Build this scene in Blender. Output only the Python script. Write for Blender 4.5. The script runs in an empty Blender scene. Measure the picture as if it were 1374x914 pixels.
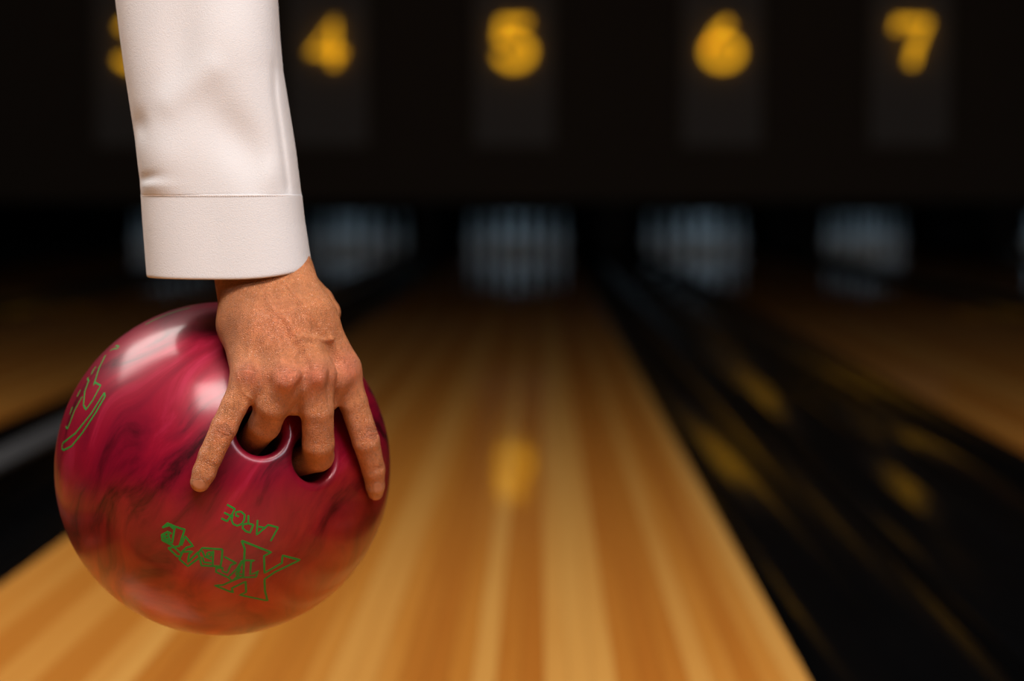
import bpy, bmesh, math, random
import numpy as np
from mathutils import Vector, Matrix

random.seed(4)
RNG = np.random.default_rng(7)
SC = bpy.context.scene
COL = SC.collection

# ------------------------------------------------------------------ camera
W, H, FPX = 1374.0, 914.0, 2672.0
CAMH = 0.54
cam_data = bpy.data.cameras.new('camera')
cam_data.sensor_width = 36.0
cam_data.lens = FPX * 36.0 / W
cam_data.clip_start = 0.05
cam_data.clip_end = 100
cam_data.dof.use_dof = True
cam_data.dof.focus_distance = 1.185
cam_data.dof.aperture_fstop = 4.0
cam = bpy.data.objects.new('camera', cam_data)
COL.objects.link(cam)
cam.location = (0, 0, CAMH)
PITCH = math.atan(193 / FPX)
YAW = math.atan(37 / FPX)
cam.rotation_euler = (math.pi / 2 - PITCH, 0, YAW)
SC.camera = cam
CAMR = np.array(Matrix.Rotation(YAW, 3, 'Z') @ Matrix.Rotation(math.pi / 2 - PITCH, 3, 'X'))
CAMP = np.array([0, 0, CAMH])

# ------------------------------------------------------------------ colour management, world, lights
SC.view_settings.view_transform = 'Standard'
SC.view_settings.look = 'None'
SC.view_settings.gamma = 1.0
SC.view_settings.exposure = 0.0
world = bpy.data.worlds.new('world')
SC.world = world
world.use_nodes = True
world.node_tree.nodes['Background'].inputs[0].default_value = (0.9, 0.75, 0.6, 1)
world.node_tree.nodes['Background'].inputs[1].default_value = 0.004


def area(name, loc, target, sx, sy, power, color, spread=math.pi):
    d = bpy.data.lights.new(name, 'AREA')
    d.shape = 'RECTANGLE'
    d.size, d.size_y = sx, sy
    d.energy = power
    d.color = color
    d.spread = spread
    o = bpy.data.objects.new(name, d)
    COL.objects.link(o)
    o.location = loc
    o.rotation_euler = (Vector(target) - Vector(loc)).to_track_quat('-Z', 'Y').to_euler()
    return o


# ceiling fixtures above the foul line and the approach
area('ceiling_light', (-1.75, 2.5, 2.95), (-0.5, 2.2, 0), 1.7, 2.2, 105, (1.0, 0.94, 0.88))
area('ceiling_light', (0.1, -0.2, 2.75), (-0.2, 1.3, 0.3), 1.7, 0.9, 116, (1.0, 0.92, 0.86))
area('ceiling_light', (1.9, -1.6, 2.5), (-0.2, 1.2, 0.6), 1.3, 0.9, 46, (0.97, 0.93, 1.0))

# ------------------------------------------------------------------ helpers


def link_mesh(name, me, mat=None, parent=None):
    o = bpy.data.objects.new(name, me)
    COL.objects.link(o)
    if mat is not None and not me.materials:
        me.materials.append(mat)
    if parent is not None:
        o.parent = parent
    return o


def mesh_from(name, verts, faces, smooth=False):
    me = bpy.data.meshes.new(name)
    me.from_pydata([tuple(map(float, v)) for v in verts], [], [tuple(map(int, f)) for f in faces])
    me.update()
    if smooth:
        me.polygons.foreach_set('use_smooth', [True] * len(me.polygons))
    return me


def empty(name, loc=(0, 0, 0)):
    o = bpy.data.objects.new(name, None)
    o.empty_display_size = 0.1
    COL.objects.link(o)
    o.location = loc
    return o


def tag(o, label=None, category=None, group=None, kind=None):
    if label: o['label'] = label
    if category: o['category'] = category
    if group: o['group'] = group
    if kind: o['kind'] = kind
    return o


def box_mesh(name, x0, x1, y0, y1, z0, z1, bevel=0.0):
    bm = bmesh.new()
    bmesh.ops.create_cube(bm, size=1)
    for v in bm.verts:
        v.co = Vector(((x0 + x1) / 2 + v.co.x * (x1 - x0), (y0 + y1) / 2 + v.co.y * (y1 - y0), (z0 + z1) / 2 + v.co.z * (z1 - z0)))
    if bevel:
        bmesh.ops.bevel(bm, geom=bm.edges[:], offset=bevel, segments=1, affect='EDGES')
    me = bpy.data.meshes.new(name)
    bm.to_mesh(me)
    bm.free()
    return me


def extrude_profile(name, prof, y0, y1, smooth=False, closed=True):
    n = len(prof)
    v = [(x, y0, z) for x, z in prof] + [(x, y1, z) for x, z in prof]
    f = []
    m = n if closed else n - 1
    for i in range(m):
        j = (i + 1) % n
        f.append((i, j, n + j, n + i))
    if closed:
        f.append(tuple(range(n - 1, -1, -1)))
        f.append(tuple(range(n, 2 * n)))
    me = mesh_from(name, v, f, False)
    bm = bmesh.new(); bm.from_mesh(me)
    bmesh.ops.recalc_face_normals(bm, faces=bm.faces[:])
    bm.to_mesh(me); bm.free()
    return me


def new_mat(name):
    m = bpy.data.materials.new(name)
    m.use_nodes = True
    nt = m.node_tree
    b = nt.nodes['Principled BSDF']
    return m, nt, b


def N(nt, kind, **kw):
    n = nt.nodes.new(kind)
    for k, v in kw.items():
        setattr(n, k, v)
    return n


def setin(n, **kw):
    for k, v in kw.items():
        n.inputs[k.replace('_', ' ')].default_value = v


def plain(name, col, rough=0.5, spec=0.5, metallic=0.0, noise=0.0, scale=20, bump=0.0):
    m, nt, b = new_mat(name)
    b.inputs['Base Color'].default_value = (*col, 1)
    b.inputs['Roughness'].default_value = rough
    b.inputs['Specular IOR Level'].default_value = spec
    b.inputs['Metallic'].default_value = metallic
    tc = N(nt, 'ShaderNodeTexCoord')
    nz = N(nt, 'ShaderNodeTexNoise')
    nz.inputs['Scale'].default_value = scale
    nz.inputs['Detail'].default_value = 5
    nt.links.new(tc.outputs['Object'], nz.inputs['Vector'])
    if noise:
        mx = N(nt, 'ShaderNodeMix', data_type='RGBA')
        mx.inputs[6].default_value = (*[c * (1 - noise) for c in col], 1)
        mx.inputs[7].default_value = (*[min(1, c * (1 + noise)) for c in col], 1)
        nt.links.new(nz.outputs['Fac'], mx.inputs[0])
        nt.links.new(mx.outputs[2], b.inputs['Base Color'])
    if bump:
        bp = N(nt, 'ShaderNodeBump')
        bp.inputs['Strength'].default_value = bump
        bp.inputs['Distance'].default_value = 0.002
        nt.links.new(nz.outputs['Fac'], bp.inputs['Height'])
        nt.links.new(bp.outputs['Normal'], b.inputs['Normal'])
    return m


def ray(px, py):
    d = np.array([(px - W / 2) / FPX, -(py - H / 2) / FPX, -1.0])
    return CAMR @ d


def P(px, py, depth):
    return CAMP + ray(px, py) * depth


# ------------------------------------------------------------------ materials
def wood_mat(name, tint=(1, 1, 1), rough=0.2):
    m, nt, b = new_mat(name)
    at = N(nt, 'ShaderNodeAttribute', attribute_type='OBJECT', attribute_name='tone')
    tc = N(nt, 'ShaderNodeTexCoord')
    mp = N(nt, 'ShaderNodeMapping')
    mp.inputs['Scale'].default_value = (60, 1.6, 60)
    nt.links.new(tc.outputs['Object'], mp.inputs['Vector'])
    off = N(nt, 'ShaderNodeVectorMath', operation='ADD')
    sc = N(nt, 'ShaderNodeMath', operation='MULTIPLY'); sc.inputs[1].default_value = 37.0
    nt.links.new(at.outputs['Fac'], sc.inputs[0])
    nt.links.new(mp.outputs[0], off.inputs[0])
    nt.links.new(sc.outputs[0], off.inputs[1])
    nz = N(nt, 'ShaderNodeTexNoise'); setin(nz, Scale=1.0, Detail=5.0, Roughness=0.6, Distortion=0.6)
    nt.links.new(off.outputs[0], nz.inputs['Vector'])
    n2 = N(nt, 'ShaderNodeTexNoise'); setin(n2, Scale=0.35, Detail=2.0)
    nt.links.new(off.outputs[0], n2.inputs['Vector'])
    a = N(nt, 'ShaderNodeMath', operation='MULTIPLY_ADD'); a.inputs[1].default_value = 0.28
    nt.links.new(nz.outputs['Fac'], a.inputs[0])
    nt.links.new(at.outputs['Fac'], a.inputs[2])
    a2 = N(nt, 'ShaderNodeMath', operation='MULTIPLY_ADD'); a2.inputs[1].default_value = 0.3
    nt.links.new(n2.outputs['Fac'], a2.inputs[0])
    nt.links.new(a.outputs[0], a2.inputs[2])
    s = N(nt, 'ShaderNodeMath', operation='SUBTRACT'); s.inputs[1].default_value = 0.29
    nt.links.new(a2.outputs[0], s.inputs[0])
    cr = N(nt, 'ShaderNodeValToRGB')
    e = cr.color_ramp.elements
    e[0].position = 0.0; e[0].color = (0.36 * tint[0], 0.105 * tint[1], 0.013 * tint[2], 1)
    e[1].position = 1.0; e[1].color = (0.66 * tint[0], 0.37 * tint[1], 0.11 * tint[2], 1)
    k = e.new(0.5); k.color = (0.52 * tint[0], 0.215 * tint[1], 0.038 * tint[2], 1)
    nt.links.new(s.outputs[0], cr.inputs[0])
    nt.links.new(cr.outputs[0], b.inputs['Base Color'])
    b.inputs['Roughness'].default_value = 0.45
    b.inputs['Specular IOR Level'].default_value = 0.1
    b.inputs['Coat Weight'].default_value = 1.0
    b.inputs['Coat Roughness'].default_value = rough
    b.inputs['Coat IOR'].default_value = 1.45
    return m


M_WOOD = wood_mat('lane_maple', (1.2, 1.12, 0.9), 0.05)
M_APP = wood_mat('approach_maple', (0.95, 0.9, 0.75), 0.4)
M_BLACK = plain('black_channel', (0.0025, 0.0025, 0.0028), 0.13, 0.28, noise=0.3, scale=6)
M_COVER = plain('black_cover', (0.0025, 0.0025, 0.0028), 0.13, 0.28, noise=0.3, scale=9)
M_GREYCAP = plain('grey_cap', (0.055, 0.055, 0.058), 0.45, 0.5, noise=0.2)
M_MASK = plain('mask_dark', (0.075, 0.055, 0.038), 0.8, 0.2, noise=0.15)
M_PANEL = plain('sign_panel', (0.19, 0.17, 0.155), 0.7, 0.2, noise=0.08)
M_DARK = plain('dark_room', (0.010, 0.009, 0.008), 0.8, 0.2, noise=0.2)
M_PIT = plain('pit_curtain', (0.003, 0.003, 0.003), 0.9, 0.05)
M_PIN = plain('pin_white', (0.78, 0.80, 0.82), 0.25, 0.5, noise=0.03)
M_LINE = plain('foul_line_black', (0.012, 0.012, 0.013), 0.3, 0.5)

m, nt, b = new_mat('neon_yellow')
b.inputs['Base Color'].default_value = (0.8, 0.45, 0.03, 1)
b.inputs['Emission Color'].default_value = (1.0, 0.47, 0.012, 1)
b.inputs['Emission Strength'].default_value = 1.1
M_NEON = m

# ------------------------------------------------------------------ the hall
LANE_W = 1.054
FOUL = 1.10
PIN_Y = 19.3
LANE_END = 20.35
centres = {3: -3.614, 4: -1.824, 5: -0.224, 6: 1.566, 7: 3.166, 8: 4.956}
SIGN_Y = 17.25

fl = link_mesh('floor', box_mesh('floor', -6, 8, -4.5, 21.6, -0.25, -0.16), M_DARK); tag(fl, kind='structure')
cl = link_mesh('ceiling', box_mesh('ceiling', -6, 8, -4.5, 21.6, 3.2, 3.3), M_DARK); tag(cl, kind='structure')
wl = link_mesh('wall_left', box_mesh('wall_left', -6.1, -6.0, -4.5, 21.6, -0.25, 3.2), M_DARK); tag(wl, kind='structure')
wr = link_mesh('wall_right', box_mesh('wall_right', 8.0, 8.1, -4.5, 21.6, -0.25, 3.2), M_DARK); tag(wr, kind='structure')
wb = link_mesh('wall_back', box_mesh('wall_back', -6, 8, 21.6, 21.7, -0.25, 3.2), M_DARK); tag(wb, kind='structure')
wf = link_mesh('wall_front', box_mesh('wall_front', -6, 8, -4.6, -4.5, -0.25, 3.2), M_DARK); tag(wf, kind='structure')

# the masking wall above the pins
mk = link_mesh('trim_1', box_mesh('trim_1', -6, 8, SIGN_Y + 0.03, SIGN_Y + 0.10, 0.50, 3.2), M_MASK)
tag(mk, kind='structure')

NB = 39
BW = LANE_W / NB
PAT = {0: .6, 1: .5, 2: .7, 3: .4, 4: .3, 5: .7, 6: .75, 7: .35, 8: .3, 9: .7, 10: .8, 11: .3, 12: .25, 13: .65, 14: .8, 15: .4,
       16: .3, 17: .3, 18: .55, 19: .85, 20: .8, 21: .45, 22: .25, 23: .2, 24: .45, 25: .8, 26: .2, 27: .2, 28: .85, 29: .95,
       30: .8, 31: .3, 32: .15, 33: .35, 34: .8, 35: .5, 36: .2, 37: .6, 38: .9}
board_me = box_mesh('board', 0.0002, BW - 0.0002, 0, LANE_END - FOUL, -0.03, 0.0, 0.0003)
board_me.materials.append(M_WOOD)
NUM = {3: 'three', 4: 'four', 5: 'five', 6: 'six', 7: 'seven', 8: 'eight'}
lane_labels = {
    3: 'leftmost bowling lane, mostly hidden behind the sleeve and ball',
    4: 'dim bowling lane on the left running toward the sign four, behind the red ball',
    5: 'bright honey coloured wooden bowling lane in the middle, under the held ball',
    6: 'dim wooden bowling lane on the right running toward the sign six',
    7: 'dark far bowling lane running toward the sign seven at the right edge',
    8: 'dark bowling lane at the far right, beyond the lane of sign seven'}
for n, cx in centres.items():
    lane = empty('bowling_lane', (cx - LANE_W / 2, FOUL, 0))
    tag(lane, lane_labels[n], 'bowling lane', 'bowling lanes')
    prev = 0.5
    for i in range(NB):
        o = link_mesh('board', board_me, None, lane)
        o.location = (i * BW, 0, 0)
        t = PAT[i] if n == 5 else random.choice([.2, .3, .5, .7, .85])
        o['tone'] = float(0.1 + 0.8 * t + random.uniform(-.06, .06))
    ed = link_mesh('lane_bed', box_mesh('lane_bed', 0, LANE_W, 0, LANE_END - FOUL, -0.15, -0.031), M_DARK, lane)

# approach boards behind the foul line
app_me = box_mesh('board', 0.0002, BW * 2 - 0.0002, 0, FOUL - 0.03 + 4.4, -0.03, 0.0, 0.0003)
app_me.materials.append(M_APP)
app = empty('approach_floor', (-2.6, -4.4, 0))
tag(app, 'wooden approach floor in front of the foul line, on the near side of the lanes', 'floor')
app['kind'] = 'structure'
del app['category']
for i in range(96):
    o = link_mesh('board', app_me, None, app)
    o.location = (i * BW * 2, 0, 0)
    o['tone'] = float(random.uniform(0.2, 0.9))
ab = link_mesh('subfloor', box_mesh('subfloor', 0, 96 * BW * 2, 0, FOUL - 0.03 + 4.4, -0.15, -0.031), M_DARK, app)
fo = link_mesh('foul_line', box_mesh('foul_line', -2.6, 2.6, FOUL - 0.029, FOUL - 0.001, -0.03, 0.0), M_LINE)
tag(fo, 'black foul line strip across the floor between approach and lanes', 'foul line')


# gutters and dividers
def gutter_profile(x0, w, d=0.052, t=0.006, lip=0.006):
    top = []
    n = 44
    for i in range(n + 1):
        u = i / n
        s = abs(2 * u - 1)
        z = -d * (1 - s ** 3.4)
        top.append((x0 + u * w, z - lip))
    bot = [(x, z - t) for x, z in reversed(top)]
    return top + bot


gut_lab = {}
GW = 0.23
lanes = sorted(centres)
side_txt = {('R', 5): 'glossy black gutter along the right edge of the bright middle lane',
            ('L', 5): 'black gutter along the left edge of the bright middle lane, behind the ball'}
for n in lanes:
    cx = centres[n]
    for sd in 'LR':
        x0 = cx + LANE_W / 2 + 0.002 if sd == 'R' else cx - LANE_W / 2 - GW - 0.002
        g = link_mesh('gutter', extrude_profile('gutter', gutter_profile(x0, GW), FOUL, LANE_END), M_BLACK)
        lab = side_txt.get((sd, n), 'black gutter along the %s edge of the lane running to sign %s' % ('right' if sd == 'R' else 'left', NUM[n]))
        tag(g, lab, 'gutter', 'gutters beside the lanes')

for a, b_ in zip(lanes[:-1], lanes[1:]):
    x0 = centres[a] + LANE_W / 2 + GW + 0.006
    x1 = centres[b_] - LANE_W / 2 - GW - 0.006
    w = x1 - x0
    if w > 0.15:   # ball return cover between pairs
        th = empty('ball_return_cover', ((x0 + x1) / 2, FOUL, 0))
        h = w / 2
        pr = [(-h, -0.15), (-h, 0.0), (-h + 0.012, 0.012), (-0.045, 0.02), (-0.035, 0.008), (0.035, 0.008), (0.045, 0.02),
              (h - 0.012, 0.012), (h, 0.0), (h, -0.15)]
        link_mesh('cover', extrude_profile('cover', pr, 0, LANE_END - FOUL), M_COVER, th)
        for s in (-1, 1):
            link_mesh('edge_rail', box_mesh('edge_rail', s * (h - 0.012) - 0.01, s * (h - 0.012) + 0.01, 0.0, LANE_END - FOUL, 0.012, 0.022, 0.002), M_COVER, th)
        tag(th, 'wide black ball return cover between lanes %s and %s' % (NUM[a], NUM[b_]), 'ball return', 'ball return covers')
    else:
        th = empty('lane_divider', ((x0 + x1) / 2, FOUL, 0))
        h = w / 2
        link_mesh('divider_body', box_mesh('divider_body', -h + 0.01, h - 0.01, 0, LANE_END - FOUL, -0.15, 0.036), M_BLACK, th)
        link_mesh('cap', box_mesh('cap', -h, h, 0, LANE_END - FOUL, 0.037, 0.05, 0.004), M_GREYCAP, th)
        tag(th, 'narrow raised lane divider with a grey cap between lanes %s and %s' % (NUM[a], NUM[b_]), 'divider', 'lane dividers')

# kickback walls beside each pin deck
xs_k = []
for a, b_ in zip(lanes[:-1], lanes[1:]):
    xs_k.append((centres[a] + LANE_W / 2 + GW + 0.01, centres[b_] - LANE_W / 2 - GW - 0.01, a, b_))
for x0, x1, a, b_ in xs_k:
    k = link_mesh('kickback_wall', box_mesh('kickback_wall', x0, x1, SIGN_Y + 0.12, LANE_END + 0.9, 0.052, 1.2), M_DARK)
    tag(k, 'dark partition between the pin racks of lanes %s and %s' % (NUM[a], NUM[b_]), 'partition', 'partitions between pin decks')
for n in lanes:
    c = link_mesh('pit_curtain', box_mesh('pit_curtain', centres[n] - 0.72, centres[n] + 0.72, LANE_END + 0.5, LANE_END + 0.53, -0.1, 1.2), M_PIT)
    tag(c, 'dark pit curtain behind the pins of lane %s' % NUM[n], 'curtain', 'pit curtains')


# ------------------------------------------------------------------ pins
def lathe(prof, seg=24):
    v, f = [], []
    for r, z in prof:
        for k in range(seg):
            a = 2 * math.pi * k / seg
            v.append((r * math.cos(a), r * math.sin(a), z))
    for i in range(len(prof) - 1):
        for k in range(seg):
            k2 = (k + 1) % seg
            f.append((i * seg + k, i * seg + k2, (i + 1) * seg + k2, (i + 1) * seg + k))
    f.append(tuple(range(seg - 1, -1, -1)))
    f.append(tuple((len(prof) - 1) * seg + k for k in range(seg)))
    return v, f


pin_prof = [(0.0255, 0), (0.0258, 0.004), (0.0318, 0.02), (0.0402, 0.045), (0.0495, 0.075), (0.058, 0.1), (0.0605, 0.115), (0.0597, 0.13),
            (0.056, 0.149), (0.048, 0.17), (0.0385, 0.19), (0.031, 0.208), (0.0255, 0.225), (0.0235, 0.243), (0.0228, 0.255), (0.0236, 0.272),
            (0.0272, 0.3), (0.0307, 0.325), (0.0322, 0.343), (0.0305, 0.358), (0.0245, 0.371), (0.015, 0.378), (0.004, 0.381)]
pv, pf = lathe(pin_prof)
pin_me = mesh_from('bowling_pin', pv, pf, True)
pin_me.materials.append(M_PIN)
names = ['front pin', 'second row left pin', 'second row right pin', 'third row left pin', 'third row middle pin', 'third row right pin',
         'back row leftmost pin', 'back row pin left of centre', 'back row pin right of centre', 'back row rightmost pin']
for n in lanes:
    k = 0
    for r in range(4):
        for j in range(r + 1):
            o = link_mesh('bowling_pin', pin_me)
            o.location = (centres[n] + (j - r / 2) * 0.3048, PIN_Y + r * 0.264, 0.0)
            tag(o, 'white bowling pin in the rack below sign %s, %s' % (NUM[n], names[k]), 'bowling pin', 'bowling pins on lane %d' % n)
            k += 1
    # the pin deck lamp fixed behind the masking wall
    e = 7.5 if n in (5, 6) else 5.5
    area('pin_deck_light', (centres[n], PIN_Y - 0.75, 1.0), (centres[n], PIN_Y + 0.35, 0.15), 0.3, 0.08, e * 0.075, (0.50, 0.78, 1.0), math.radians(95))


# ------------------------------------------------------------------ illuminated numbers
def arc(cx, cz, rx, rz, a0, a1, n=14):
    return [(cx + rx * math.cos(math.radians(a0 + (a1 - a0) * i / n)), cz + rz * math.sin(math.radians(a0 + (a1 - a0) * i / n))) for i in range(n + 1)]


GW_, GH_ = 0.125, 0.215   # half width, half height of a numeral
DIG = {
    3: [arc(0, 0.115, 0.105, 0.1, 160, -80) + arc(0, -0.095, 0.125, 0.12, 80, -160)],
    4: [[(0.055, -0.215), (0.055, 0.215), (-0.13, -0.09), (0.13, -0.09)]],
    5: [[(0.115, 0.215), (-0.105, 0.215), (-0.115, 0.03)] + arc(0, -0.08, 0.13, 0.135, 135, -168)],
    6: [[(0.05, 0.215), (-0.04, 0.12)] + arc(0, -0.085, 0.13, 0.13, 155, 515)],
    7: [[(-0.125, 0.13), (-0.12, 0.21), (0.125, 0.21), (0.03, -0.05), (0.0, -0.215)]],
    8: [arc(0, 0.115, 0.1, 0.1, -90, 270) + arc(0, -0.1, 0.125, 0.12, 90, -270)],
}


def tube(pts, r, seg=8, closed=False):
    pts = [np.array(p, float) for p in pts]
    n = len(pts)
    v, f = [], []
    up = np.array([0, 1.0, 0])
    for i, p in enumerate(pts):
        if closed:
            t = pts[(i + 1) % n] - pts[i - 1]
        else:
            t = pts[min(i + 1, n - 1)] - pts[max(i - 1, 0)]
        t = t / (np.linalg.norm(t) + 1e-9)
        s = np.cross(t, up)
        if np.linalg.norm(s) < 1e-4: s = np.array([1.0, 0, 0])
        s /= np.linalg.norm(s)
        q = np.cross(s, t)
        for k in range(seg):
            a = 2 * math.pi * k / seg
            v.append(p + r * (s * math.cos(a) + q * math.sin(a)))
    m = n if closed else n - 1
    for i in range(m):
        j = (i + 1) % n
        for k in range(seg):
            k2 = (k + 1) % seg
            f.append((i * seg + k, i * seg + k2, j * seg + k2, j * seg + k))
    if not closed:
        f.append(tuple(range(seg)))
        f.append(tuple((n - 1) * seg + k for k in range(seg - 1, -1, -1)))
    return v, f


pos_words = {3: 'half hidden behind the white sleeve', 4: 'just right of the white sleeve', 5: 'above the bright middle lane',
             6: 'right of centre', 7: 'near the right edge', 8: 'beyond the right edge'}
for n in lanes:
    if n == 8: continue
    X = centres[n] + {3: 0.12, 4: 0.0, 5: 0.004, 6: 0.0, 7: 0.015}[n]
    sg = empty('lane_sign', (X, SIGN_Y, 0.96))
    tag(sg, 'dark panel with glowing yellow number %s, %s' % (NUM[n], pos_words[n]), 'sign', 'numbered lane signs')
    link_mesh('panel', box_mesh('panel', -0.34, 0.34, 0.0, 0.025, 0.02, 1.55, 0.003), M_PANEL, sg)
    for d in DIG[n]:
        v, f = tube([(x * 1.04, -0.035, 0.890 + z * 0.85) for x, z in d], 0.031, 10)
        o = link_mesh('number', mesh_from('number', v, f, True), M_NEON, sg)
        o['label'] = 'glowing yellow tube number %d' % n
    for dz in (0.70, 1.12):
        link_mesh('standoff', box_mesh('standoff', -0.006, 0.006, -0.03, 0.0, dz, dz + 0.012), M_BLACK, sg)


# ------------------------------------------------------------------ implicit surfaces
def surface_net(F, origin, h):
    """vectorised surface nets on a scalar grid F; returns verts, quads"""
    nx, ny, nz = F.shape
    S = F < 0
    c = [S[i:nx - 1 + i, j:ny - 1 + j, k:nz - 1 + k] for i in (0, 1) for j in (0, 1) for k in (0, 1)]
    cnt = sum(x.astype(np.int8) for x in c)
    act = (cnt > 0) & (cnt < 8)
    idx = -np.ones(act.shape, np.int64)
    I, J, K = np.nonzero(act)
    idx[I, J, K] = np.arange(len(I))
    acc = np.zeros((len(I), 3)); num = np.zeros(len(I))
    corners = [(i, j, k) for i in (0, 1) for j in (0, 1) for k in (0, 1)]
    for a in corners:
        for ax in range(3):
            if a[ax] == 1: continue
            b = list(a); b[ax] = 1
            fa = F[I + a[0], J + a[1], K + a[2]]; fb = F[I + b[0], J + b[1], K + b[2]]
            m = (fa < 0) != (fb < 0)
            t = np.where(m, fa / np.where(m, fa - fb, 1), 0)
            p = np.stack([np.full(len(I), a[q], float) for q in range(3)], 1)
            p[:, ax] = t
            acc += p * m[:, None]; num += m
    V = (acc / num[:, None] + np.stack([I, J, K], 1)) * h + origin
    quads = []
    for ax in range(3):
        sl0 = [slice(1, -1)] * 3; sl0[ax] = slice(0, -1)
        sl1 = [slice(1, -1)] * 3; sl1[ax] = slice(1, None)
        s0, s1 = S[tuple(sl0)], S[tuple(sl1)]
        cr = s0 != s1
        i, j, k = np.nonzero(cr)
        base = np.stack([i, j, k], 1) + 1
        base[:, ax] -= 1
        u, v = (ax + 1) % 3, (ax + 2) % 3
        def g(du, dv):
            q = base.copy(); q[:, u] -= du; q[:, v] -= dv
            return idx[q[:, 0], q[:, 1], q[:, 2]]
        Q = np.stack([g(0, 0), g(1, 0), g(1, 1), g(0, 1)], 1)
        fl = ~s0[i, j, k]
        Q[fl] = Q[fl][:, ::-1]
        Q = Q[:, ::-1] if False else Q
        quads.append(Q)
    return V, np.concatenate(quads)


def fast_mesh(name, V, Q):
    me = bpy.data.meshes.new(name)
    me.vertices.add(len(V)); me.vertices.foreach_set('co', V.astype(np.float32).ravel())
    me.loops.add(Q.size); me.loops.foreach_set('vertex_index', Q.astype(np.int32).ravel())
    me.polygons.add(len(Q)); me.polygons.foreach_set('loop_start', np.arange(0, Q.size, 4, dtype=np.int32))
    me.polygons.foreach_set('loop_total', np.full(len(Q), 4, np.int32))
    me.polygons.foreach_set('use_smooth', np.ones(len(Q), bool))
    me.update(calc_edges=True)
    me.validate()
    return me


def grid(lo, hi, h):
    ax = [np.arange(lo[i], hi[i] + h, h, dtype=np.float32) for i in range(3)]
    return ax


def smin(a, b, k):
    hh = np.maximum(k - np.abs(a - b), 0) / k
    return np.minimum(a, b) - hh * hh * k * 0.25


def smax(a, b, k):
    return -smin(-a, -b, k)


def seg_dist(X, Y, Z, a, b, ra, rb):
    ab = b - a
    L2 = float(ab @ ab) + 1e-12
    t = np.clip(((X - a[0]) * ab[0] + (Y - a[1]) * ab[1] + (Z - a[2]) * ab[2]) / L2, 0, 1)
    dx = X - a[0] - t * ab[0]; dy = Y - a[1] - t * ab[1]; dz = Z - a[2] - t * ab[2]
    return np.sqrt(dx * dx + dy * dy + dz * dz) - (ra + (rb - ra) * t)


# ------------------------------------------------------------------ the ball
BR = 0.10825
BC = P(301, 628, 1.300)


def Q(px, py, h=0.0):
    """point on the pixel's ray at height h above the ball surface (front side)"""
    d = ray(px, py); d = d / np.linalg.norm(d)
    o = CAMP - BC
    bq = o @ d
    r = BR + h
    disc = bq * bq - (o @ o - r * r)
    if disc < 0: disc = 0
    p = CAMP + d * (-bq - math.sqrt(disc))
    return p


def unit(v): return v / np.linalg.norm(v)


HOLES = []   # (point on surface, axis inward, radius, depth)
E1 = Q(351, 577); E2 = Q(424, 614); E3 = Q(402, 462)
HOLES.append((E1, unit(unit(BC - E1) + 0.10 * unit(E1 - E3)), 0.0142, 0.045))
HOLES.append((E2, unit(unit(BC - E2) + 0.10 * unit(E2 - E3)), 0.0142, 0.045))
HOLES.append((E3, unit(BC - E3), 0.0150, 0.055))


def ball_sdf(X, Y, Z, pad=0.0):
    d = np.sqrt((X - BC[0]) ** 2 + (Y - BC[1]) ** 2 + (Z - BC[2]) ** 2) - BR
    for p, ax, r, dep in HOLES:
        a = p - ax * 0.03; b = p + ax * dep
        c = seg_dist(X, Y, Z, a, b, r - pad, r - pad)
        d = smax(d, -c, 0.0065)
    return d


def ball_grad(Pt):
    e = 2e-5
    g = np.zeros_like(Pt)
    for i in range(3):
        q = Pt.copy(); q[:, i] += e; r = Pt.copy(); r[:, i] -= e
        g[:, i] = (ball_sdf(q[:, 0], q[:, 1], q[:, 2]) - ball_sdf(r[:, 0], r[:, 1], r[:, 2])) / (2 * e)
    return g


hb = 0.0013
lo = BC - BR - 0.006; hi = BC + BR + 0.006
ax = grid(lo, hi, hb)
X, Y, Z = np.meshgrid(*ax, indexing='ij', sparse=True)
F = ball_sdf(X, Y, Z)
V, Qd = surface_net(F, lo, hb)
V = V.astype(np.float64)
for _ in range(3):
    g = ball_grad(V)
    l2 = (g * g).sum(1)
    V -= g * (ball_sdf(V[:, 0], V[:, 1], V[:, 2]) / np.maximum(l2, 0.2))[:, None]
nrm = ball_grad(V); nrm /= np.linalg.norm(nrm, axis=1)[:, None] + 1e-9


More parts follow.
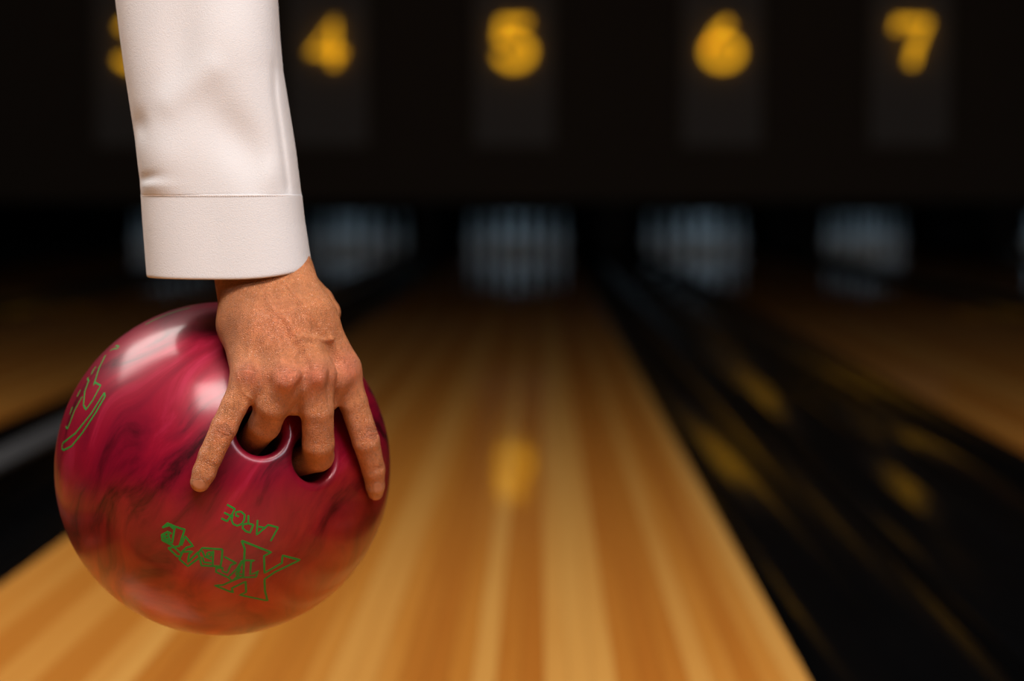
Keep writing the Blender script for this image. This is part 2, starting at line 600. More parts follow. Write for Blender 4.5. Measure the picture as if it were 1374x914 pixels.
def ball_material():
    m, nt, b = new_mat('ball_resin')
    L = nt.links.new
    tc = N(nt, 'ShaderNodeTexCoord')
    # domain warp
    w = N(nt, 'ShaderNodeTexNoise'); setin(w, Scale=6.5, Detail=2.5)
    L(tc.outputs['Object'], w.inputs['Vector'])
    sb = N(nt, 'ShaderNodeVectorMath', operation='SUBTRACT'); sb.inputs[1].default_value = (.5, .5, .5)
    L(w.outputs['Color'], sb.inputs[0])
    sc = N(nt, 'ShaderNodeVectorMath', operation='SCALE'); sc.inputs['Scale'].default_value = 0.10
    L(sb.outputs[0], sc.inputs[0])
    ad = N(nt, 'ShaderNodeVectorMath', operation='ADD')
    L(tc.outputs['Object'], ad.inputs[0]); L(sc.outputs[0], ad.inputs[1])
    mp0 = N(nt, 'ShaderNodeMapping')
    mp0.inputs['Rotation'].default_value = (0.25, math.radians(48), 0.2)
    L(ad.outputs[0], mp0.inputs['Vector'])
    mp = N(nt, 'ShaderNodeMapping')
    mp.inputs['Scale'].default_value = (7, 16, 34)
    L(mp0.outputs[0], mp.inputs['Vector'])
    n1 = N(nt, 'ShaderNodeTexNoise'); setin(n1, Scale=1.0, Detail=7.0, Roughness=0.6, Distortion=0.9)
    L(mp.outputs[0], n1.inputs['Vector'])
    cr = N(nt, 'ShaderNodeValToRGB')
    e = cr.color_ramp.elements
    e[0].position = 0.34; e[0].color = (0.035, 0.0008, 0.004, 1)
    e[1].position = 0.74; e[1].color = (0.36, 0.014, 0.052, 1)
    k = e.new(0.45); k.color = (0.17, 0.002, 0.016, 1)
    k = e.new(0.58); k.color = (0.24, 0.003, 0.020, 1)
    L(n1.outputs['Fac'], cr.inputs[0])
    # orange-red resin patches, with floor reflection painted in towards the bottom
    mp2 = N(nt, 'ShaderNodeMapping'); mp2.inputs['Scale'].default_value = (6, 6, 6); mp2.inputs['Location'].default_value = (0.35, 0, 0.2)
    L(ad.outputs[0], mp2.inputs['Vector'])
    n2 = N(nt, 'ShaderNodeTexNoise'); setin(n2, Scale=1.3, Detail=3.0)
    L(mp2.outputs[0], n2.inputs['Vector'])
    sx = N(nt, 'ShaderNodeSeparateXYZ'); L(tc.outputs['Object'], sx.inputs[0])
    mz = N(nt, 'ShaderNodeMath', operation='MULTIPLY_ADD'); mz.inputs[1].default_value = -5.5
    L(sx.outputs['Z'], mz.inputs[0]); L(n2.outputs['Fac'], mz.inputs[2])
    r2 = N(nt, 'ShaderNodeMapRange'); setin(r2, From_Min=0.55, From_Max=0.95)
    L(mz.outputs[0], r2.inputs[0])
    cr2 = N(nt, 'ShaderNodeValToRGB')
    e = cr2.color_ramp.elements
    e[0].position = 0.33; e[0].color = (0.11, 0.003, 0.002, 1)
    e[1].position = 0.70; e[1].color = (0.42, 0.040, 0.006, 1)
    L(n1.outputs['Fac'], cr2.inputs[0])
    mx = N(nt, 'ShaderNodeMix', data_type='RGBA')
    L(r2.outputs[0], mx.inputs[0]); L(cr.outputs[0], mx.inputs[6]); L(cr2.outputs[0], mx.inputs[7])
    L(mx.outputs[2], b.inputs['Base Color'])
    b.inputs['Metallic'].default_value = 0.2
    b.inputs['Roughness'].default_value = 0.42
    b.inputs['Specular IOR Level'].default_value = 0.2
    b.inputs['Coat Weight'].default_value = 0.5
    b.inputs['Coat Roughness'].default_value = 0.09
    # faint scuffs
    n3 = N(nt, 'ShaderNodeTexNoise'); setin(n3, Scale=30.0, Detail=4.0)
    L(tc.outputs['Object'], n3.inputs['Vector'])
    r3 = N(nt, 'ShaderNodeMapRange'); setin(r3, From_Min=0.35, From_Max=0.7, To_Min=0.15, To_Max=0.24)
    L(n3.outputs['Fac'], r3.inputs[0]); L(r3.outputs[0], b.inputs['Coat Roughness'])
    return m


M_BALL = ball_material()
bme = fast_mesh('bowling_ball', V - BC, Qd)
bme.materials.append(M_BALL)
try:
    bme.normals_split_custom_set_from_vertices([tuple(n) for n in nrm])
except Exception as ex:
    print('normals', ex)
ball = link_mesh('bowling_ball', bme)
ball.location = BC
tag(ball, 'glossy crimson swirled bowling ball with green engraved lettering, held in the hand above the lane', 'bowling ball')

# engraved green lettering
ox, oy, s = 290, 665, 95 / 1240
STROKES = []


MARKS = []


def add(name, label, ox, oy, s, lists, w=0.0010):
    w = w * 1.15
    if not MARKS or MARKS[-1][0] != name: MARKS.append((name, label, []))
    for l in lists:
        MARKS[-1][2].append(([(ox + x * s, oy + y * s) for x, y in l], w))


add('size_lettering', 'green engraved word LARGE', 290, 665, 95 / 1240, [
    [(190, 160), (320, 230)], [(140, 300), (240, 350)], [(90, 400), (190, 450)], [(330, 222), (285, 320), (235, 390), (190, 455)],
    [(400, 370), (345, 350), (345, 290), (440, 285), (500, 340), (490, 430), (450, 500), (370, 530), (300, 500), (270, 430), (290, 340)],
    [(565, 345), (565, 490)], [(650, 512), (565, 490), (475, 505), (462, 570), (520, 628), (595, 650), (650, 512)],
    [(725, 430), (708, 690), (850, 570), (910, 515)], [(740, 545), (850, 565)],
    [(955, 800), (1085, 560), (900, 512)]])
add('emblem', 'large green outlined K shaped emblem', 270, 710, 150 / 1246, [
    [(450, 130), (780, 260), (700, 300), (705, 490), (900, 380), (905, 295), (1100, 345), (820, 480), (705, 560), (710, 690), (740, 800), (430, 735), (500, 705),
     (495, 585), (340, 660), (355, 710), (150, 630), (240, 625), (410, 550), (470, 525), (475, 400), (485, 220), (450, 130)]], 0.00115)
add('word_lettering', 'green outlined slanting word across the emblem', 270, 710, 150 / 1246, [
    [(430, 540), (610, 535), (635, 465), (600, 492), (545, 505), (555, 365), (595, 350), (470, 350), (385, 500), (430, 540)],
    [(470, 455), (470, 510), (410, 495), (440, 440)],
    [(455, 350), (400, 440), (300, 540), (345, 578), (430, 500)], [(300, 540), (165, 478), (170, 420), (240, 430), (235, 470), (290, 490), (330, 400), (390, 380), (260, 310)],
    [(175, 435), (245, 435)]])
add('word_lettering', '', 210, 690, 100 / 1142, [
    [(1010, 540), (1000, 700), (980, 800), (690, 790), (670, 700), (640, 600), (700, 520), (1010, 540)], [(780, 590), (840, 580), (830, 640), (770, 640), (780, 590)],
    [(870, 560), (860, 790)], [(700, 660), (730, 740), (840, 750)], [(700, 560), (740, 650), (840, 690)],
    [(640, 580), (480, 740), (500, 620), (550, 570), (400, 580), (350, 690), (480, 800), (680, 650)],
    [(180, 520), (320, 650), (370, 640)], [(180, 520), (350, 490), (430, 240), (320, 200)], [(250, 490), (370, 600), (460, 510), (560, 490), (440, 340), (380, 480)],
    [(90, 210), (170, 140), (280, 190), (440, 240)], [(280, 200), (240, 440), (90, 400), (80, 320), (170, 270), (230, 300)],
    [(100, 350), (200, 330)], [(100, 390), (220, 380)], [(120, 310), (150, 420)], [(180, 290), (200, 430)], [(90, 400), (260, 490)], [(100, 200), (200, 170), (270, 230)]], 0.0011)
add('side_emblem', 'green outlined emblem near the left edge of the ball', 70, 450, 100 / 571, [
    [(440, 118), (470, 105), (505, 100), (510, 85), (480, 75)],
    [(410, 150), (360, 250), (318, 385), (330, 362), (372, 385), (310, 500), (260, 570), (240, 535), (250, 430), (280, 350), (262, 315)],
    [(400, 440), (300, 600), (180, 750), (65, 840), (60, 860), (90, 880), (150, 850), (230, 750), (330, 600), (405, 470), (400, 440)],
    [(330, 235), (300, 300)], [(230, 470), (170, 580), (120, 715), (95, 695)], [(145, 545), (125, 600)], [(205, 410), (190, 470)]], 0.0010)
add('top_emblem', 'sliver of green emblem at the top of the ball', 0, 0, 1, [[(194, 433), (207, 426), (222, 420), (238, 415), (254, 411)]], 0.0012)


def ball_point(px, py):
    dx, dy = px - 301, py - 628
    r = math.hypot(dx, dy)
    if r > 219.5:
        px, py = 301 + dx * 219.5 / r, 628 + dy * 219.5 / r
    p = Q(px, py)
    return unit(p - BC)


M_PAINT = plain('engraving_green', (0.008, 0.19, 0.025), 0.5, 0.3, noise=0.25, scale=400)
for mname, mlabel, strokes in MARKS:
    vv, ff = [], []
    for pts, wd in strokes:
        ns = []
        for a, b_ in zip(pts[:-1], pts[1:]):
            k = max(2, int(math.hypot(b_[0] - a[0], b_[1] - a[1]) / 2.5))
            for i in range(k):
                t = i / k
                ns.append(ball_point(a[0] + (b_[0] - a[0]) * t, a[1] + (b_[1] - a[1]) * t))
        ns.append(ball_point(*pts[-1]))
        base = len(vv)
        for i, nn in enumerate(ns):
            t = ns[min(i + 1, len(ns) - 1)] - ns[max(i - 1, 0)]
            if np.linalg.norm(t) < 1e-7: t = np.array([1.0, 0, 0])
            sd = unit(np.cross(nn, t))
            for u, hgt in ((-0.5, -0.0003), (-0.5, 0.00010), (0.5, 0.00010), (0.5, -0.0003)):
                vv.append(nn * (BR + hgt) + sd * wd * u)
        for i in range(len(ns) - 1):
            for k in range(4):
                k2 = (k + 1) % 4
                ff.append((base + i * 4 + k, base + i * 4 + k2, base + (i + 1) * 4 + k2, base + (i + 1) * 4 + k))
        ff.append((base, base + 1, base + 2, base + 3))
        e_ = base + (len(ns) - 1) * 4
        ff.append((e_ + 3, e_ + 2, e_ + 1, e_))
    lt = link_mesh(mname, mesh_from(mname, vv, ff), M_PAINT, ball)
    lt['label'] = mlabel

# ------------------------------------------------------------------ the person: arm, hand and sleeve
K = 0.00045   # metres per pixel at the hand


class Chain:
    def __init__(s): s.segs = []
    def add(s, *pr):
        for (a, ra), (b, rb) in zip(pr[:-1], pr[1:]):
            s.segs.append((np.array(a), np.array(b), ra, rb))
        return s


def mm(x): return x * 0.001


# knuckle centres
PK = Q(333, 505, mm(23)); RK = Q(383, 509, mm(31)); MK = Q(424, 502, mm(33)); IK = Q(460, 495, mm(25))
WR = P(353, 372, 1.242)      # wrist


palm = Chain()
palm.add((P(317, 366, 1.240), mm(12.5)), (Q(323, 436, mm(18)), mm(12.0)), (PK, mm(9.2)))
palm.add((P(340, 366, 1.238), mm(13)), (Q(350, 440, mm(27)), mm(12.5)), (RK, mm(10.4)))
palm.add((P(368, 364, 1.237), mm(13)), (Q(392, 440, mm(32)), mm(12.5)), (MK, mm(11.0)))
palm.add((P(392, 362, 1.238), mm(11.5)), (P(420, 425, 1.214), mm(12)), (IK, mm(10.2)))
# forearm
palm.add((P(342, 372, 1.242), mm(19)), (P(330, 300, 1.244), mm(22)), (P(290, 60, 1.244), mm(27)), (P(270, -350, 1.244), mm(31)), (P(250, -720, 1.244), mm(31)))
palm.add((P(370, 372, 1.241), mm(19)), (P(348, 300, 1.244), mm(22)))
palm.add((Q(404, 518, mm(24)), mm(8)), (Q(394, 545, mm(15)), mm(5.0)))
palm.add((Q(446, 515, mm(22)), mm(8)), (Q(443, 540, mm(15)), mm(4.5)))
palm.add((Q(357, 513, mm(22)), mm(8)), (Q(347, 532, mm(15)), mm(5.0)))

fingers = {}
fingers['pinky'] = Chain().add((PK, mm(9.0)), (Q(314, 545, mm(18)), mm(7.8)), (Q(301, 573, mm(14.5)), mm(7.9)), (Q(283, 611, mm(9.5)), mm(7.2)), (Q(274, 634, mm(7.2)), mm(6.9)), (Q(268.5, 647, mm(5.9)), mm(6.0)))
rin = E1 + HOLES[0][1] * 0.030
fingers['ring'] = Chain().add((RK, mm(10.2)), (Q(366, 543, mm(18)), mm(9.8)), (Q(355, 570, mm(1)), mm(9.8)), (rin, mm(8.6)))
minn = E2 + HOLES[1][1] * 0.030
fingers['middle'] = Chain().add((MK, mm(10.6)), (Q(426, 550, mm(22)), mm(9.7)), (Q(427, 595, mm(8)), mm(9.7)), (Q(427, 612, mm(-3)), mm(9.6)), (minn, mm(8.6)))
fingers['index'] = Chain().add((IK, mm(10.0)), (Q(474, 540, mm(18)), mm(8.8)), (Q(491, 592, mm(12.5)), mm(8.4)), (Q(501, 630, mm(8.0)), mm(7.2)), (Q(503.5, 652, mm(6.0)), mm(6.0)), (Q(504, 661, mm(5.2)), mm(4.9)))
thin = E3 + HOLES[2][1] * 0.035
fingers['thumb'] = Chain().add((P(393, 372, 1.246), mm(11)), (P(428, 405, 1.262), mm(9.4)), (P(437, 420, 1.263), mm(9.3)), (E3 - HOLES[2][1] * 0.010, mm(10.2)), (thin, mm(9.0)))

hs = 0.0008
lo = np.array([P(240, 0, 1.25)[0] - 0.004, 1.08, P(300, 690, 1.2)[2]])
hi = np.array([P(535, 0, 1.25)[0] + 0.004, 1.335, P(300, 300, 1.24)[2] + 0.02])
ax = grid(lo, hi, hs)
shape = tuple(len(a) for a in ax)
print('hand grid', shape)


def eval_chain(D, chain, k):
    for a, b_, ra, rb in chain.segs:
        m = max(ra, rb) + 0.02
        sl = []
        for i in range(3):
            l = min(a[i], b_[i]) - m; h_ = max(a[i], b_[i]) + m
            i0 = int(np.searchsorted(ax[i], l)); i1 = int(np.searchsorted(ax[i], h_))
            sl.append(slice(i0, i1))
        if any(x.stop <= x.start for x in sl): continue
        X = ax[0][sl[0]][:, None, None]; Y = ax[1][sl[1]][None, :, None]; Z = ax[2][sl[2]][None, None, :]
        d = seg_dist(X, Y, Z, a, b_, ra, rb).astype(np.float32)
        D[tuple(sl)] = smin(D[tuple(sl)], d, k)
    return D


BIG = 0.05
A = eval_chain(np.full(shape, BIG, np.float32), palm, 0.010)
T = None
for nm, ch in fingers.items():
    Fd = eval_chain(np.full(shape, BIG, np.float32), ch, 0.0014)
    U = smin(A, Fd, 0.010 if nm == 'thumb' else 0.0065)
    T = U if T is None else smin(T, U, 0.0012)
del A
X = ax[0][:, None, None]; Y = ax[1][None, :, None]; Z = ax[2][None, None, :]
bd = ball_sdf(X, Y, Z).astype(np.float32)
T = smax(T, 0.0003 - bd, 0.0012)
V, Qd = surface_net(T, lo, hs)
V = V.astype(np.float64)
print('hand verts', len(V))


# relax the voxel steps slightly
def smooth(V, Qd, it, lam=0.5):
    n = len(V)
    e = np.concatenate([Qd[:, [0, 1]], Qd[:, [1, 2]], Qd[:, [2, 3]], Qd[:, [3, 0]]])
    e = np.concatenate([e, e[:, ::-1]])
    deg = np.bincount(e[:, 0], minlength=n).astype(float)
    for _ in range(it):
        acc = np.stack([np.bincount(e[:, 0], weights=V[e[:, 1], i], minlength=n) for i in range(3)], 1)
        V = V + lam * (acc / deg[:, None] - V)
    return V


def normals(V, Qd):
    fn = np.cross(V[Qd[:, 2]] - V[Qd[:, 0]], V[Qd[:, 3]] - V[Qd[:, 1]])
    n = np.zeros_like(V)
    for i in range(4):
        for k in range(3):
            n[:, k] += np.bincount(Qd[:, i], weights=fn[:, k], minlength=len(V))
    return n / (np.linalg.norm(n, axis=1)[:, None] + 1e-12)


V = smooth(V, Qd, 2)
NV = normals(V, Qd)


# pixel coordinates of the vertices let relief be placed on the skin in the hand's own frame (measured once at build time)
def to_px(V):
    c = (V - CAMP) @ CAMR
    return np.stack([W / 2 + FPX * c[:, 0] / -c[:, 2], H / 2 - FPX * c[:, 1] / -c[:, 2]], 1), -c[:, 2]


UV, DZ = to_px(V)
back = np.clip(-(NV @ unit(ray(390, 500))) * 1.6, 0, 1)   # dorsal side only
disp = np.zeros(len(V))


def line_mask(pts, w):
    best = np.full(len(V), 1e9)
    pts = [np.array(p, float) for p in pts]
    for a, b_ in zip(pts[:-1], pts[1:]):
        ab = b_ - a
        t = np.clip(((UV - a) @ ab) / (ab @ ab), 0, 1)
        d = np.linalg.norm(UV - a - t[:, None] * ab, axis=1)
        best = np.minimum(best, d)
    return np.exp(-(best / w) ** 2)


def blob(x, y, rx, ry, rot=0):
    c, s_ = math.cos(math.radians(rot)), math.sin(math.radians(rot))
    dx, dy = UV[:, 0] - x, UV[:, 1] - y
    u = (dx * c + dy * s_) / rx; v = (-dx * s_ + dy * c) / ry
    return np.exp(-(u * u + v * v))


# veins
disp += mm(1.2) * line_mask([(358, 396), (361, 408), (372, 420), (382, 428), (388, 436), (392, 448)], 4.2)
disp += mm(1.15) * line_mask([(398, 458), (406, 452), (420, 454), (434, 457), (444, 455)], 3.6)
disp += mm(0.7) * line_mask([(444, 455), (446, 440), (441, 415)], 5)
disp += mm(0.6) * line_mask([(352, 432), (356, 445), (350, 456)], 4)
disp += mm(0.7) * line_mask([(320, 500), (321, 515), (327, 527), (337, 535)], 2.6)
# tendons
for pl in ([(345, 400), (338, 450), (334, 490)], [(362, 395), (372, 450), (382, 495)], [(375, 395), (405, 460), (420, 490)], [(390, 385), (430, 440), (460, 480)]):
    disp += mm(1.1) * line_mask(pl, 6)
# valleys between knuckles
disp -= mm(3.6) * blob(404, 516, 8, 20, 25)
disp -= mm(2.6) * blob(358, 516, 8, 16, 20)
disp -= mm(3.2) * blob(444, 514, 7, 24, 0)
disp -= mm(1.6) * blob(362, 474, 18, 13)
disp -= mm(1.4) * blob(407, 478, 9, 14)
disp -= mm(1.5) * blob(441, 472, 9, 18)
# knuckle heads
disp += mm(2.6) * blob(334, 501, 13, 11)
disp += mm(4.0) * blob(386, 509, 18, 14)
disp += mm(3.8) * blob(424, 504, 16, 15)
disp += mm(3.0) * blob(465, 497, 14, 17)
V0 = V.copy()
V = V + NV * (disp * back)[:, None]
disp = np.zeros(len(V))
# joint creases
def creases(x, y, rot, n, gap, length, depth, w=1.0, curve=0.0):
    c, s_ = math.cos(math.radians(rot)), math.sin(math.radians(rot))
    for i in range(n):
        o = (i - (n - 1) / 2) * gap
        cx, cy = x - s_ * o, y + c * o
        L_ = length * (1 - 0.25 * abs(i - (n - 1) / 2))
        pts = []
        for t in (-1, -0.5, 0, 0.5, 1):
            q = curve * (1 - t * t) * (1 if o > 0 else -1) + random.uniform(-.5, .5)
            pts.append((cx + c * t * L_ - s_ * q, cy + s_ * t * L_ + c * q))
        global disp
        disp = disp - depth * line_mask(pts, w)
creases(300, 578, 25, 7, 2.9, 13, mm(0.36), 0.9, 0.8)
creases(310, 552, 25, 4, 3.4, 12, mm(0.22), 1.0)
creases(283, 622, 28, 2, 3.0, 9, mm(0.25), 1.0)
creases(499, 582, -18, 6, 3.0, 10, mm(0.36), 0.9, 1.0)
creases(508, 628, -14, 2, 3.2, 8, mm(0.25), 1.0)
creases(334, 500, 5, 6, 4.0, 12, mm(0.20), 1.0, 0.7)
creases(384, 497, 0, 4, 3.6, 11, mm(0.14), 1.1)
creases(425, 492, 0, 4, 3.6, 11, mm(0.14), 1.1)
creases(470, 488, -5, 4, 3.6, 10, mm(0.14), 1.1)
V = V + NV * (disp * back)[:, None]
bs = ball_sdf(V[:, 0], V[:, 1], V[:, 2])


def skin_material():
    m, nt, b = new_mat('skin')
    L = nt.links.new
    at = N(nt, 'ShaderNodeVertexColor', layer_name='pigment_shade')
    tc = N(nt, 'ShaderNodeTexCoord')
    n1 = N(nt, 'ShaderNodeTexNoise'); setin(n1, Scale=160.0, Detail=5.0)
    L(tc.outputs['Object'], n1.inputs['Vector'])
    mr = N(nt, 'ShaderNodeMapRange'); setin(mr, From_Min=0.3, From_Max=0.7, To_Min=0.86, To_Max=1.12)
    L(n1.outputs['Fac'], mr.inputs[0])
    mu = N(nt, 'ShaderNodeVectorMath', operation='SCALE')
    L(at.outputs['Color'], mu.inputs[0]); L(mr.outputs[0], mu.inputs['Scale'])
    ms = N(nt, 'ShaderNodeMapping'); ms.inputs['Scale'].default_value = (1100, 1100, 260); ms.inputs['Rotation'].default_value = (0, 0.25, 0)
    L(tc.outputs['Object'], ms.inputs['Vector'])
    n4 = N(nt, 'ShaderNodeTexNoise'); setin(n4, Scale=1.0, Detail=3.0)
    L(ms.outputs[0], n4.inputs['Vector'])
    m4 = N(nt, 'ShaderNodeMapRange'); setin(m4, From_Min=0.3, From_Max=0.5, To_Min=0.72, To_Max=1.04)
    L(n4.outputs['Fac'], m4.inputs[0])
    mu2 = N(nt, 'ShaderNodeVectorMath', operation='SCALE')
    L(mu.outputs[0], mu2.inputs[0]); L(m4.outputs[0], mu2.inputs['Scale'])
    L(mu2.outputs[0], b.inputs['Base Color'])
    b.inputs['Roughness'].default_value = 0.42
    b.inputs['Subsurface Weight'].default_value = 0.18
    b.inputs['Subsurface Radius'].default_value = (1.0, 0.35, 0.18)
    b.inputs['Subsurface Scale'].default_value = 0.004
    b.inputs['Specular IOR Level'].default_value = 0.45
    vo = N(nt, 'ShaderNodeTexVoronoi', feature='DISTANCE_TO_EDGE'); setin(vo, Scale=950.0)
    mp = N(nt, 'ShaderNodeMapping'); mp.inputs['Scale'].default_value = (1.0, 1.0, 1.35); mp.inputs['Rotation'].default_value = (0, 0.5, 0)
    L(tc.outputs['Object'], mp.inputs['Vector']); L(mp.outputs[0], vo.inputs['Vector'])
    n2 = N(nt, 'ShaderNodeTexNoise'); setin(n2, Scale=500.0, Detail=4.0)
    L(tc.outputs['Object'], n2.inputs['Vector'])
    ad = N(nt, 'ShaderNodeMath', operation='MULTIPLY_ADD'); ad.inputs[1].default_value = 0.8
    sm = N(nt, 'ShaderNodeMapRange'); setin(sm, From_Min=0.0, From_Max=0.25)
    L(vo.outputs['Distance'], sm.inputs[0])
    L(sm.outputs[0], ad.inputs[0]); L(n2.outputs['Fac'], ad.inputs[2])
    bp = N(nt, 'ShaderNodeBump'); setin(bp, Strength=0.9, Distance=0.0005)
    L(ad.outputs[0], bp.inputs['Height']); L(bp.outputs[0], b.inputs['Normal'])
    return m


M_SKIN = skin_material()
base = np.array([0.50, 0.190, 0.076])
red = np.array([0.60, 0.185, 0.105])
pale = np.array([0.60, 0.30, 0.17])
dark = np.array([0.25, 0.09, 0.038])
colr = np.tile(base, (len(V), 1))


def mixc(mask, c):
    global colr
    colr = colr * (1 - mask[:, None]) + c * mask[:, None]


mixc(0.75 * np.clip(blob(334, 503, 18, 14) + blob(384, 506, 20, 18) + blob(426, 504, 22, 20) + blob(468, 492, 18, 24), 0, 1), red)
mixc(0.5 * np.clip(blob(300, 578, 16, 12) + blob(499, 582, 14, 12), 0, 1), red)
mixc(0.6 * np.clip(blob(268, 652, 12, 9) + blob(504, 662, 9, 9), 0, 1), pale)
mixc(0.30 * blob(372, 440, 40, 40), red)
mixc(np.clip(-disp / mm(0.5), 0, 0.6), dark)  # shade painted into the joint creases, by depth
# faintly hairy outer edge of the hand, its shaded side painted darker
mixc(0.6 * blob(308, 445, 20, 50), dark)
mixc(0.35 * blob(320, 392, 50, 18), dark)  # shadow below the cuff, painted on the wrist
mixc(0.45 * blob(356, 480, 12, 14), dark)  # painted shade in the hollow above the knuckles
mixc(0.3 * np.clip(blob(404, 520, 6, 14) + blob(444, 500, 6, 20), 0, 1), dark)  # painted shade in the valleys between knuckles
hand = fast_mesh('arm', V, Qd)
ca = hand.color_attributes.new('pigment_shade', 'FLOAT_COLOR', 'POINT')  # skin tone together with the painted crease and cuff shade
ca.data.foreach_set('color', np.concatenate([colr, np.ones((len(V), 1))], 1).astype(np.float32).ravel())
hand.materials.append(M_SKIN)
ROOT = WR.copy()
person = empty('person', ROOT)
tag(person, 'arm of a person in a white sleeve, fingers in the red bowling ball', 'person')


def under(o, parent, world=ROOT):
    o.parent = parent
    o.matrix_parent_inverse = Matrix.Translation(-Vector(world))
    return o


arm = under(link_mesh('arm', hand), person)

# nails: shells lifted off the fingertips
M_NAIL = plain('nail', (0.42, 0.175, 0.095), 0.32, 0.5, noise=0.06, scale=300)


def nail(x, y, rx, ry, rot):
    c, s_ = math.cos(math.radians(rot)), math.sin(math.radians(rot))
    dx, dy = UV[:, 0] - x, UV[:, 1] - y
    u = (dx * c + dy * s_) / rx; v = (-dx * s_ + dy * c) / ry
    r = (np.abs(u) ** 2.6 + np.abs(v) ** 2.6)
    ok = (r < 1) & (back > 0.05) & (DZ < DZ[r < 1].min() + 0.02)
    fm = ok[Qd].all(1)
    q = Qd[fm]
    ids = np.unique(q)
    mp = -np.ones(len(V), int); mp[ids] = np.arange(len(ids))
    lift = mm(0.45) * (1 - np.clip(r[ids], 0, 1) ** 3) + mm(0.08)
    NV2 = NV[ids]
    top = V[ids] + NV2 * lift[:, None]
    me = fast_mesh('fingernail', top, mp[q])
    me.materials.append(M_NAIL)
    o = link_mesh('fingernail', me)
    o.parent = arm
    return o


nail(267, 650, 9.5, 7.0, 20)
nail(507, 655, 7.0, 8.5, -10)


# ------------------------------------------------------------------ sleeve
def cloth_material():
    m, nt, b = new_mat('ivory_crepe')
    L = nt.links.new
    tc = N(nt, 'ShaderNodeTexCoord')
    n1 = N(nt, 'ShaderNodeTexNoise'); setin(n1, Scale=25.0, Detail=3.0)
    L(tc.outputs['Object'], n1.inputs['Vector'])
    mx = N(nt, 'ShaderNodeMix', data_type='RGBA')
    mx.inputs[6].default_value = (0.55, 0.545, 0.555, 1); mx.inputs[7].default_value = (0.60, 0.59, 0.60, 1)
    L(n1.outputs['Fac'], mx.inputs[0]); L(mx.outputs[2], b.inputs['Base Color'])
    b.inputs['Roughness'].default_value = 0.62
    b.inputs['Sheen Weight'].default_value = 0.15
    b.inputs['Specular IOR Level'].default_value = 0.3
    n2 = N(nt, 'ShaderNodeTexNoise'); setin(n2, Scale=1500.0, Detail=2.0)
    L(tc.outputs['Object'], n2.inputs['Vector'])
    bp = N(nt, 'ShaderNodeBump'); setin(bp, Strength=0.6, Distance=0.0004)
    L(n2.outputs['Fac'], bp.inputs['Height']); L(bp.outputs[0], b.inputs['Normal'])
    return m


M_CLOTH = cloth_material()


def interp(y, tab):
    ys = [t[0] for t in tab]; xs = [t[1] for t in tab]
    return float(np.interp(y, ys, xs))


LEFT = [(-760, 95), (-300, 125), (0, 157), (50, 163), (100, 170), (190, 184), (240, 190), (257, 191.5), (262, 191.5), (300, 194), (371, 199.5)]
RIGHT = [(-760, 400), (-300, 380), (0, 372), (50, 375), (95, 379), (150, 388), (200, 396), (240, 401), (257, 403), (262, 404), (300, 408), (335, 413), (364, 417)]
SD = 1.242


def ridge(px, py, a, b_, w):
    a = np.array(a, float); b_ = np.array(b_, float)
    ab = b_ - a
    p = np.array([px, py])
    t = min(1, max(0, ((p - a) @ ab) / (ab @ ab)))
    d = np.linalg.norm(p - a - t * ab)
    return math.exp(-(d / w) ** 2)


def gb(px, py, x, y, rx, ry, rot=0):
    c, s_ = math.cos(math.radians(rot)), math.sin(math.radians(rot))
    dx, dy = px - x, py - y
    u = (dx * c + dy * s_) / rx; v = (-dx * s_ + dy * c) / ry
    return math.exp(-(u * u + v * v))


def sleeve_relief(px, py):
    r = 0.0
    r += 0.0016 * ridge(px, py, (240, 140), (296, 98), 20)
    r -= 0.0050 * gb(px, py, 330, 190, 30, 60, -35)
    r += 0.0030 * gb(px, py, 225, 215, 45, 40)
    r += 0.0025 * gb(px, py, 330, 60, 50, 60)
    r -= 0.0026 * gb(px, py, 255, 60, 22, 70, 10)
    r -= 0.0028 * gb(px, py, 197, 170, 12, 18)
    r += 0.0020 * gb(px, py, 372, 235, 16, 26)
    r += 0.0016 * gb(px, py, 215, 250, 30, 8)
    r -= 0.0016 * gb(px, py, 205, 240, 20, 6, -10)
    # fold along the right side
    fx = interp(py, [(60, 376), (95, 376), (130, 378), (200, 388), (262, 396)])
    if 70 < py < 262:
        k = min(1, (py - 70) / 40) * min(1, (262 - py) / 15 + 0.25)
        r -= 0.0022 * k * math.exp(-((px - fx + 3) / 3.5) ** 2)
    return r


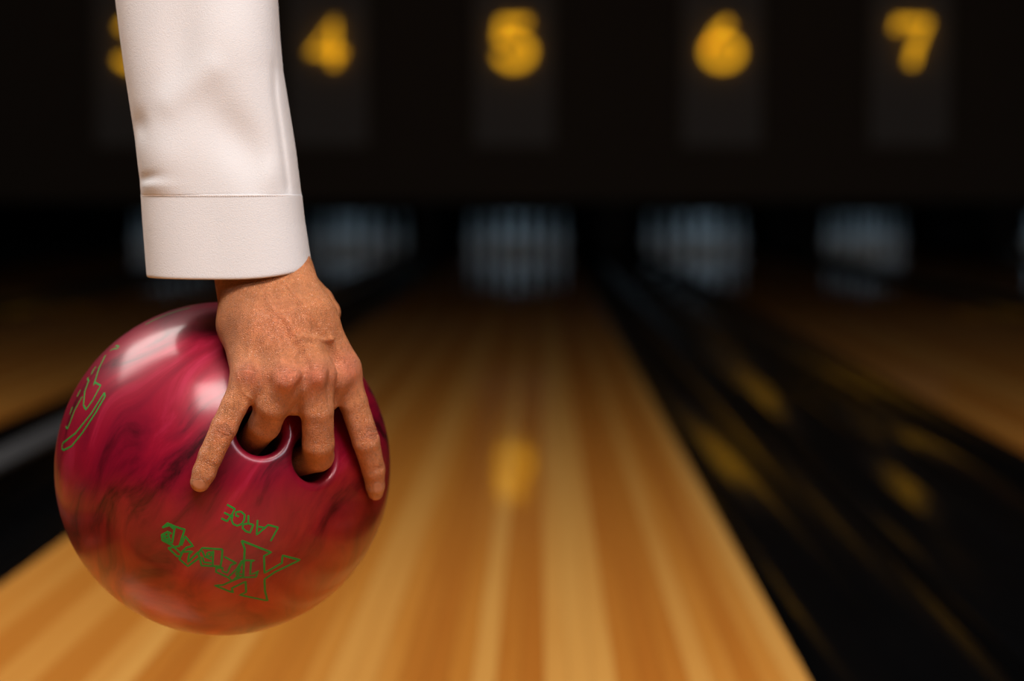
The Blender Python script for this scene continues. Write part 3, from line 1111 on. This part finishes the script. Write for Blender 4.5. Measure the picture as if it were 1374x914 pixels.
def tube_cloth(name, rows, off, inner_off, top_cap=False, relief=True, power=2.6):
    SEG = 160
    v, f = [], []
    def ring(py, of):
        xl = interp(py, LEFT); xr = interp(py, RIGHT)
        cxp = (xl + xr) / 2; hwp = (xr - xl) / 2
        C_ = P(cxp, py, SD)
        kx = SD / FPX
        hw = hwp * kx + of
        hd = 0.035 + of + max(0, -py) * 0.00003
        out = []
        for k in range(SEG):
            a = 2 * math.pi * k / SEG
            ca, sa = math.cos(a), math.sin(a)
            ux = abs(ca) ** (2 / power) * (1 if ca > 0 else -1)
            uy = abs(sa) ** (2 / power) * (1 if sa > 0 else -1)
            x = ux * hw; y = -uy * hd
            if relief and sa > 0:
                rr = sleeve_relief(cxp + x / kx, py) * min(1, sa * 3)
                y -= rr
            # the hem dips a little at the front, rises to the right
            z = 0.0
            out.append(C_ + np.array([x, y, z]))
        return out
    def hem(py, ring_pts, amt):
        res = []
        xl = interp(py, LEFT); xr = interp(py, RIGHT)
        for k, p in enumerate(ring_pts):
            a = 2 * math.pi * k / SEG
            t = math.cos(a)
            res.append(p + np.array([0, 0, amt * (0.0048 * max(0, t) ** 2 - 0.0006 * (1 - t * t))]))
        return res
    n = 0
    allr = []
    for py, of, am in rows:
        allr.append(hem(py, ring(py, off + of), am))
    for py, of, am in reversed(rows):
        allr.append(hem(py, ring(py, off + of - inner_off), am))
    for r in allr: v.extend(r)
    R_ = len(allr)
    for i in range(R_ - 1):
        for k in range(SEG):
            k2 = (k + 1) % SEG
            f.append((i * SEG + k, i * SEG + k2, (i + 1) * SEG + k2, (i + 1) * SEG + k))
    for k in range(SEG):
        k2 = (k + 1) % SEG
        f.append(((R_ - 1) * SEG + k, (R_ - 1) * SEG + k2, k2, k))
    if top_cap:
        f.append(tuple(range(SEG)))
    me = mesh_from(name, v, f, True)
    bm = bmesh.new(); bm.from_mesh(me)
    bmesh.ops.recalc_face_normals(bm, faces=bm.faces[:])
    bm.to_mesh(me); bm.free()
    return me


rows = [(-760 + 20 * i, 0, 0) for i in range(38)] + [(4 * i, 0, 0) for i in range(64)] + [(257, 0, 0), (260, 0, 0), (261.5, -0.0001, 0), (263, -0.0008, 0)]
sleeve = under(link_mesh('sleeve', tube_cloth('sleeve', rows, 0.0, 0.0012, True), M_CLOTH), person)
sleeve['label'] = 'loose ivory white sleeve with soft folds'
rows = [(260.6, -0.0003, 0), (261.0, 0.00005, 0), (261.6, 0.00015, 0)] + [(262 + 3 * i, 0.00018, max(0, (i - 6) / 30) ** 1) for i in range(36)] + [(369.5, 0.0001, 1), (371, -0.0005, 1)]
cuff = link_mesh('cuff', tube_cloth('cuff', rows, 0.0, 0.0020, False, False), M_CLOTH)
cuff.parent = sleeve
cuff['label'] = 'wide plain turned cuff'
# stitch line above the cuff
M_THREAD = plain('thread', (0.74, 0.66, 0.62), 0.6, 0.3)
vv, ff = [], []
for k in range(70):
    x0 = 196 + k * 2.95
    if x0 > 399: break
    xl, xr = 191.5, 403.5
    def sp(x):
        u = (x - (xl + xr) / 2) / ((xr - xl) / 2)
        u = max(-0.999, min(0.999, u))
        uy = (1 - abs(u) ** 2.6) ** (1 / 2.6)
        C_ = P((xl + xr) / 2, 262.5, SD)
        return C_ + np.array([u * (xr - xl) / 2 * SD / FPX, -uy * 0.0356, 0])
    a, b_ = sp(x0), sp(x0 + 1.9)
    v, f = tube([a, (a + b_) / 2 + np.array([0, -0.0002, 0]), b_], 0.00022, 5)
    bs_ = len(vv)
    vv += v; ff += [tuple(i + bs_ for i in q) for q in f]
stt = link_mesh('stitching', mesh_from('stitching', vv, ff), M_THREAD)
stt.parent = sleeve
stt['kind'] = 'stuff'
print('scene built')
